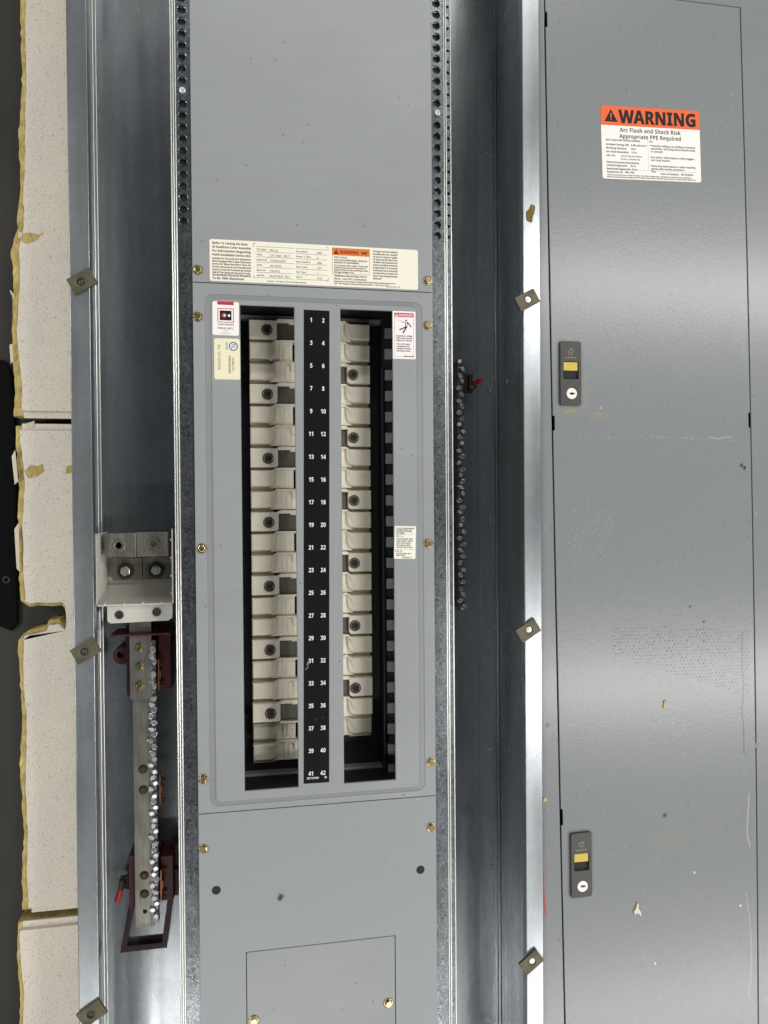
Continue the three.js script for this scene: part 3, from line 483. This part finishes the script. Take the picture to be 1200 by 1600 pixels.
// ================================================================ the closed cabinet next to it
const cab = thing('closed_cabinet', 'closed cabinet with a plain grey door, two black latches and an orange warning sticker', 'cabinet');
part('cabinet_box', [box(262, 800, Y0, Y1, FLOOR + 0.2, FLOOR + 2), box(262, 263.6, Y0, Y1, FLOOR + 2, 19.9), box(798.4, 800, Y0, Y1, FLOOR + 2, 19.9), box(263.7, 798.3, Y0, Y0 + 1.6, FLOOR + 2, 19.9), box(263.7, 798.3, Y1 - 1.6, Y1, FLOOR + 2, 19.9)], M.galv, cab);
const leftX = (y) => 274.0 - 0.0165 * y + 0.0000022 * y * y - 1.4, rightX = (y) => 528.3 - 0.0192 * y - 0.0000115 * y * y;
const notched = (f, notches, dir, top, bottom) => {      // points down one side of the door, stepping in at the hinge slots
  const ys = []; for (let i = 0; i <= 16; i++) { const y = top + (bottom - top) * i / 16; if (!notches.some(([c, h]) => Math.abs(y - c) < h / 2 + 1)) ys.push([y, 0]); }
  for (const [c, h] of notches) ys.push([c + h / 2, 0], [c + h / 2 - 0.05, dir * 2.2], [c - h / 2 + 0.05, dir * 2.2], [c - h / 2, 0]);
  return ys.sort((a, b) => b[0] - a[0]).map(([y, d]) => [f(y) + d, y]);
};
const outline = (gl, gr, top, bottom, slots) => [...notched((y) => leftX(y) + gl, slots ? [[565, 17.6], [101.5, 17], [-359, 19]] : [], 1, top, bottom), ...notched((y) => rightX(y) + gr, slots ? [[108, 18]] : [], -1, top, bottom).reverse()];
const trim = part('trim', ext(hole(poly(rectPts(255.2, Y0 + 3, 806, Y1 - 3)), outline(-1.3, 1.2, 606, Y0 + 40)), 20, 22, 0.4), M.trimPaint, cab);
part('trim_lip', box(255.3, 256.8, Y0 + 3, Y1 - 3, 8, 20), M.trimPaint, trim);
for (const [x, y] of [[263.3, -249.5], [262, -348.3], [533.4, -291], [533.8, -6.5], [530, 135], [261, -20]]) part('dimple', lathe([[0.01, 0.7], [1.7, 0.45], [2.9, 0]], 14), M.trimPaint, trim, [x, y, 22]);
part('red_paint_mark', ext([[255.6, -419], [258.2, -424], [257.6, -436], [258.6, -452], [260.2, -470], [258.4, -473], [257, -458], [256, -440]].reverse(), 21.9, 22.06), std({ color: lin(0.42, 0.035, 0.05), roughness: 0.6 }), trim);
const DW = 280, DH = 1312, DX0 = 258, DY0 = -700;       // area that the door's marks are drawn on
const doorTex = canvasTex(437, 2048, (g, w, h) => {
  const k = w / DW, X = (x) => (x - DX0) * k, Y = (y) => h - (y - DY0) * k;
  g.fillStyle = '#888c8d'; g.fillRect(0, 0, w, h);
  for (let i = 0; i < 5200; i++) { const v = rr(-3.5, 3.5); g.fillStyle = v > 0 ? `rgba(255,255,255,${v / 90})` : `rgba(0,0,0,${-v / 90})`; const s = rr(0.6, 5); g.fillRect(rr(0, w), rr(0, h), s, s * rr(0.5, 3)); }
  // dots left by packing foam
  const dots = (x0, x1, y0, y1, dark, keep) => { let r = 0; for (let y = y0; y > y1; y -= 4.1, r++) for (let x = x0 + (r % 2) * 2.4; x < x1; x += 4.8) { const p = keep(x, y); if (rnd() > p) continue; g.fillStyle = `rgba(${dark},${rr(0.35, 0.9) * p})`; g.beginPath(); g.arc(X(x + rr(-0.3, 0.3)), Y(y - 0.01 * (x - x0) + rr(-0.3, 0.3)), rr(1.2, 2.0), 0, 7); g.fill(); } };
  dots(345, 525, -132, -225, '70,72,74', (x, y) => { const lo = -172 - 0.32 * (x - 345), hi = -136 - 0.06 * (x - 345); return y < hi && y > lo - 20 ? (y > lo ? 0.85 : 0.35) : 0.08; });
  dots(290, 350, 20, -60, '190,192,194', (x, y) => (Math.hypot((x - 315) / 30, (y + 25) / 40) < 1 ? 0.4 : 0.1));
  // scuffs, smears, specks
  g.lineCap = 'round'; const line = (c, lw, ...p) => { g.strokeStyle = c; g.lineWidth = lw; g.beginPath(); g.moveTo(X(p[0]), Y(p[1])); for (let i = 2; i < p.length; i += 2) g.lineTo(X(p[i]), Y(p[i + 1])); g.stroke(); };
  line('rgba(70,72,72,.75)', 1.6, 515, -150, 514, -190, 516.5, -215, 514, -250, 516, -262, 517, -300);
  line('rgba(205,190,188,.6)', 2.6, 524, -350, 522, -375, 521, -400, 525, -415); line('rgba(190,190,188,.5)', 2, 519, -470, 524, -500, 527, -540, 526, -575, 523, -600);
  for (let i = 0; i < 60; i++) { const x = rr(295, 514), y = 84 + 3 * Math.sin(x * 0.02) + rr(-1.5, 1.5); line(`rgba(196,196,194,${rr(0.1, 0.35)})`, rr(0.8, 2), x, y, x + rr(1, 5), y + rr(-1, 1)); } line('rgba(215,200,200,.5)', 2, 470, 87, 480, 85, 500, 88);
  const smear = (x, y, rx, ry, c, n) => { for (let i = 0; i < n; i++) { const a = rr(0, 6.3), q = Math.sqrt(rnd()); g.fillStyle = c; g.fillRect(X(x + rx * q * Math.cos(a)), Y(y + ry * q * Math.sin(a)), rr(1, 4), rr(0.6, 1.6)); } };
  smear(330, 112, 18, 4, 'rgba(196,158,96,.20)', 130); smear(309, 140, 5, 20, 'rgba(205,180,90,.16)', 140); smear(291, 117, 7, 4, 'rgba(205,170,60,.4)', 60); smear(291, 199, 10, 2, 'rgba(190,160,90,.25)', 40); smear(420, -395, 30, 12, 'rgba(185,165,110,.13)', 420); smear(470, -385, 25, 10, 'rgba(185,165,110,.08)', 250); smear(276, 160, 2, 45, 'rgba(190,170,100,.2)', 90);
  const speck = (x, y, r, c) => { g.fillStyle = c; g.beginPath(); g.ellipse(X(x), Y(y), r * rr(0.7, 1.3), r * rr(0.7, 1.3), rr(0, 3), 0, 7); g.fill(); };
  for (let i = 0; i < 130; i++) speck(rr(270, 535), rr(-690, 600), rr(0.4, 1.0), rnd() < 0.65 ? 'rgba(55,55,55,.6)' : 'rgba(205,205,202,.6)');
  for (const [x, y, r, c] of [[514, 53, 4.6, '#565654'], [518, 50, 3, '#474744'], [305, 130, 2.2, '#dcdcd8'], [330, 120, 1.8, '#d8d8d2'], [411, -367, 3.5, '#5c5a56'], [463, -160, 2, '#2f2f2f'], [463, -136, 2, '#333'], [445, -117, 3, '#6a6259'], [512, -487, 2.6, '#e8e8e4'], [398, -545, 2, '#dedede'], [450, -440, 2, '#e4e0d4']]) speck(x, y, r, c);
});
const door = (() => {
  const g = flat(ext(poly(outline(0.4, -0.3, 605, Y0 + 41, true)), 20.2, 22.2, 0.45)); g.scale(0.001, 0.001, 0.001); boxUV(g);
  const p = g.attributes.position, uv = new Float32Array(p.count * 2);
  for (let i = 0; i < p.count; i++) { uv[2 * i] = (p.getX(i) * 1000 - DX0) / DW; uv[2 * i + 1] = (p.getY(i) * 1000 - DY0) / DH; }
  g.setAttribute('uv', new THREE.BufferAttribute(uv, 2)); g.userData.ready = true;
  const doorPeel = peel.clone(); doorPeel.repeat.set(DW / 120, DH / 120); doorPeel.needsUpdate = true;
  return part('door', g, std({ map: doorTex, color: lin(0.78, 0.782, 0.79), roughness: 0.22, specularIntensity: 0.45, bumpMap: doorPeel, bumpScale: 0.00008 }), cab);
})();
function latch(cx, cy, w, h, rz) {
  const l = part('latch', [ext(hole(hole(poly(roundPts(-w / 2, -h / 2, w / 2, h / 2, 2.4)), roundPts(-w / 2 + 4.2, -6.5, w / 2 - 3.6, 13.4, 1.4)), circlePts(0.8, -h / 2 + 13.2, 6.7, 26)), 0, 3.6, 0.8)], M.latch, cab, [cx, cy, 22.25], rz);
  part('slide_button', [box(-w / 2 + 4.5, w / 2 - 4, 3.2, 13, 0.3, 2.6, 0.6)], M.yellow, l);
  part('slide_well', box(-w / 2 + 4.5, w / 2 - 3.9, -6.3, 2.9, 0.1, 0.6), M.blackMatte, l);
  const ly = -h / 2 + 13.2; part('lock_cylinder', [ext(hole(poly(circlePts(0.8, ly, 6.6, 26)), [[-1.6, ly - 0.7], [1.2, ly - 1.4], [4.6, ly - 0.5], [4.6, ly + 0.5], [1.2, ly + 1.4], [-1.6, ly + 0.9]]), 1.3, 4.6, 0.5)], M.lock, l);
  part('keyway', box(-2.5, 5.2, ly - 2, ly + 2, 0.6, 1.2), M.darkScrew, l);
  const ems = []; for (let i = 0; i < 26; i++) { const a = i < 15 ? i / 15 * 6.1 : 0, r = rr(1.6, 5); ems.push(i < 15 ? box(r * Math.cos(a) * 0.9 - 0.7, r * Math.cos(a) * 0.9 + 0.5, 25 + r * Math.sin(a) - 0.5, 25 + r * Math.sin(a) + 0.5, 3.4, 3.9) : box(-7 + (i - 15) * 1.3, -6.1 + (i - 15) * 1.3, 17 + (i % 3) * 0.4, 18.8 - (i % 2) * 0.5, 3.4, 3.85)); }
  part('raised_emblem', ems, M.emblem, l); return l;
}
latch(291.7, 159, 26, 73.6, 0.002); latch(302.6, -415.4, 26, 76, 0.006);
label('warning_sticker', 395.8, 431.9, 22.3, 126.6, 84.8, 2.4, canvasTex(1200, 804, (g, w, h) => {
  g.fillStyle = '#f3eee9'; g.fillRect(0, 0, w, h); g.fillStyle = '#e9683a'; g.fillRect(0, 0, w, 214);
  warnTri(g, 122, 108, 132, '#1c1210', '#e9683a'); g.fillStyle = '#1c1210'; g.textAlign = 'left'; g.font = 'bold 196px sans-serif'; g.strokeStyle = '#1c1210'; g.lineWidth = 9; g.lineJoin = 'miter'; g.fillText('WARNING', 216, 180, 946); g.strokeText('WARNING', 216, 180, 946);
  g.fillStyle = '#1e1b1b'; g.font = 'bold 64px sans-serif'; g.fillText('Arc Flash and Shock Risk', 222, 282, 740); g.fillText('Appropriate PPE Required', 216, 350, 750);
  g.fillStyle = '#57524f'; g.fillRect(555, 360, 2, 330); g.fillRect(60, 695, 1080, 2);
  lines(g, ['ARC FLASH AND SHOCK HAZARD'], 50, 384, 30, 'bold 27px sans-serif', '#4c4846', 460); lines(g, ['PPE'], 570, 384, 30, 'bold 27px sans-serif', '#4c4846');
  lines(g, ['Incident Energy (IE)   0.88 cal/cm^2', 'Working Distance      18 in', 'Arc Flash Boundary    13 in'], 52, 434, 40, '29px sans-serif', '#3d3937', 490);
  lines(g, ['480 VAC'], 52, 556, 30, 'bold 29px sans-serif', '#4c4846'); lines(g, ['Shock Hazard When', 'Cover is Removed'], 222, 556, 34, '27px sans-serif', '#3d3937'); lines(g, ['Shock Protection Boundaries'], 52, 630, 30, 'bold 29px sans-serif', '#4c4846', 390); lines(g, ['Limited Approach     42 in', 'Restricted Approach  12 in'], 52, 664, 38, '29px sans-serif', '#3d3937', 370);
  lines(g, ['• Protective clothing, non-melting or untreated', '  natural fiber.  Shirt (long sleeve) and pants (long)', '  or coverall', '', '• Face Shield + Safety Glasses or Safety Goggles +', '  Ear Canal Inserts', '', '• Heavy duty leather gloves or rubber insulating', '  gloves with leather protectors', '  N/A'], 574, 428, 32, '28px sans-serif', '#45403e', 560);
  lines(g, ['Equipment ID:   P04, P0A'], 52, 736, 30, 'bold 29px sans-serif', '#4c4846', 330); lines(g, ['Date of Analysis:   09/18/2023'], 700, 736, 30, 'bold 29px sans-serif', '#4c4846', 400);
  lines(g, ['Values produced by one or other method, the utility configuration, equipment protective device settings or', 'failure to properly maintain equipment will invalidate these values. Full label study performed, contact facility engineering.'], 52, 766, 22, '20px sans-serif', '#7b7572', 1080);
}), door, 0.031, 0.55);

// ---------------------------------------------------------------- loose flecks
function fleck(name, text, pts, z, h, mat) { const o = thing(name, text, 'debris'); part('crumb', [ext(pts, z, z + h, Math.min(0.5, h / 3))], mat, o); return o; }
fleck('tape_scrap', 'torn olive-yellow scrap stuck on the bright flange above the upper right clamp', [[-4, -9], [2, -11], [3, -4], [5, 0], [6, 8], [1, 10], [-1, 5], [-5, 1]].map(([x, y]) => [x + 242.2, y + 339.5]), 28.05, 0.8, std({ color: lin(0.26, 0.225, 0.07), map: woolMap, roughness: 0.8 }));
fleck('wool_crumb', 'small yellow wool crumb on the grey door among the dotted marks', [[-2, -4], [2, -5], [3, 0], [1, 2], [3, 5], [0, 5], [-1, 0]].map(([x, y]) => [x + 410.2, y - 233.5]), 22.25, 1.5, M.wool);
fleck('foam_crumb', 'pale jagged crumb on the grey door to the right of the lower latch', [[-4, -5], [-1, -3], [2, -5], [5, -8], [4, -2], [1, 2], [1, 9], [-1, 8], [-2, 3], [-5, -1]].map(([x, y]) => [x + 374.7, y - 477.5]), 22.25, 2.2, M.paper);
fleck('wool_crumb', 'tiny yellow wool crumb beside the bright flange edge', [[-2, -3], [3, -1], [3, 1], [-1, 3]].map(([x, y]) => [x + 258.4, y - 336.2]), 22.05, 1.2, M.wool);

scene.traverse((o) => { if (o.isMesh) o.castShadow = o.receiveShadow = true; });
renderer.render(scene, camera);
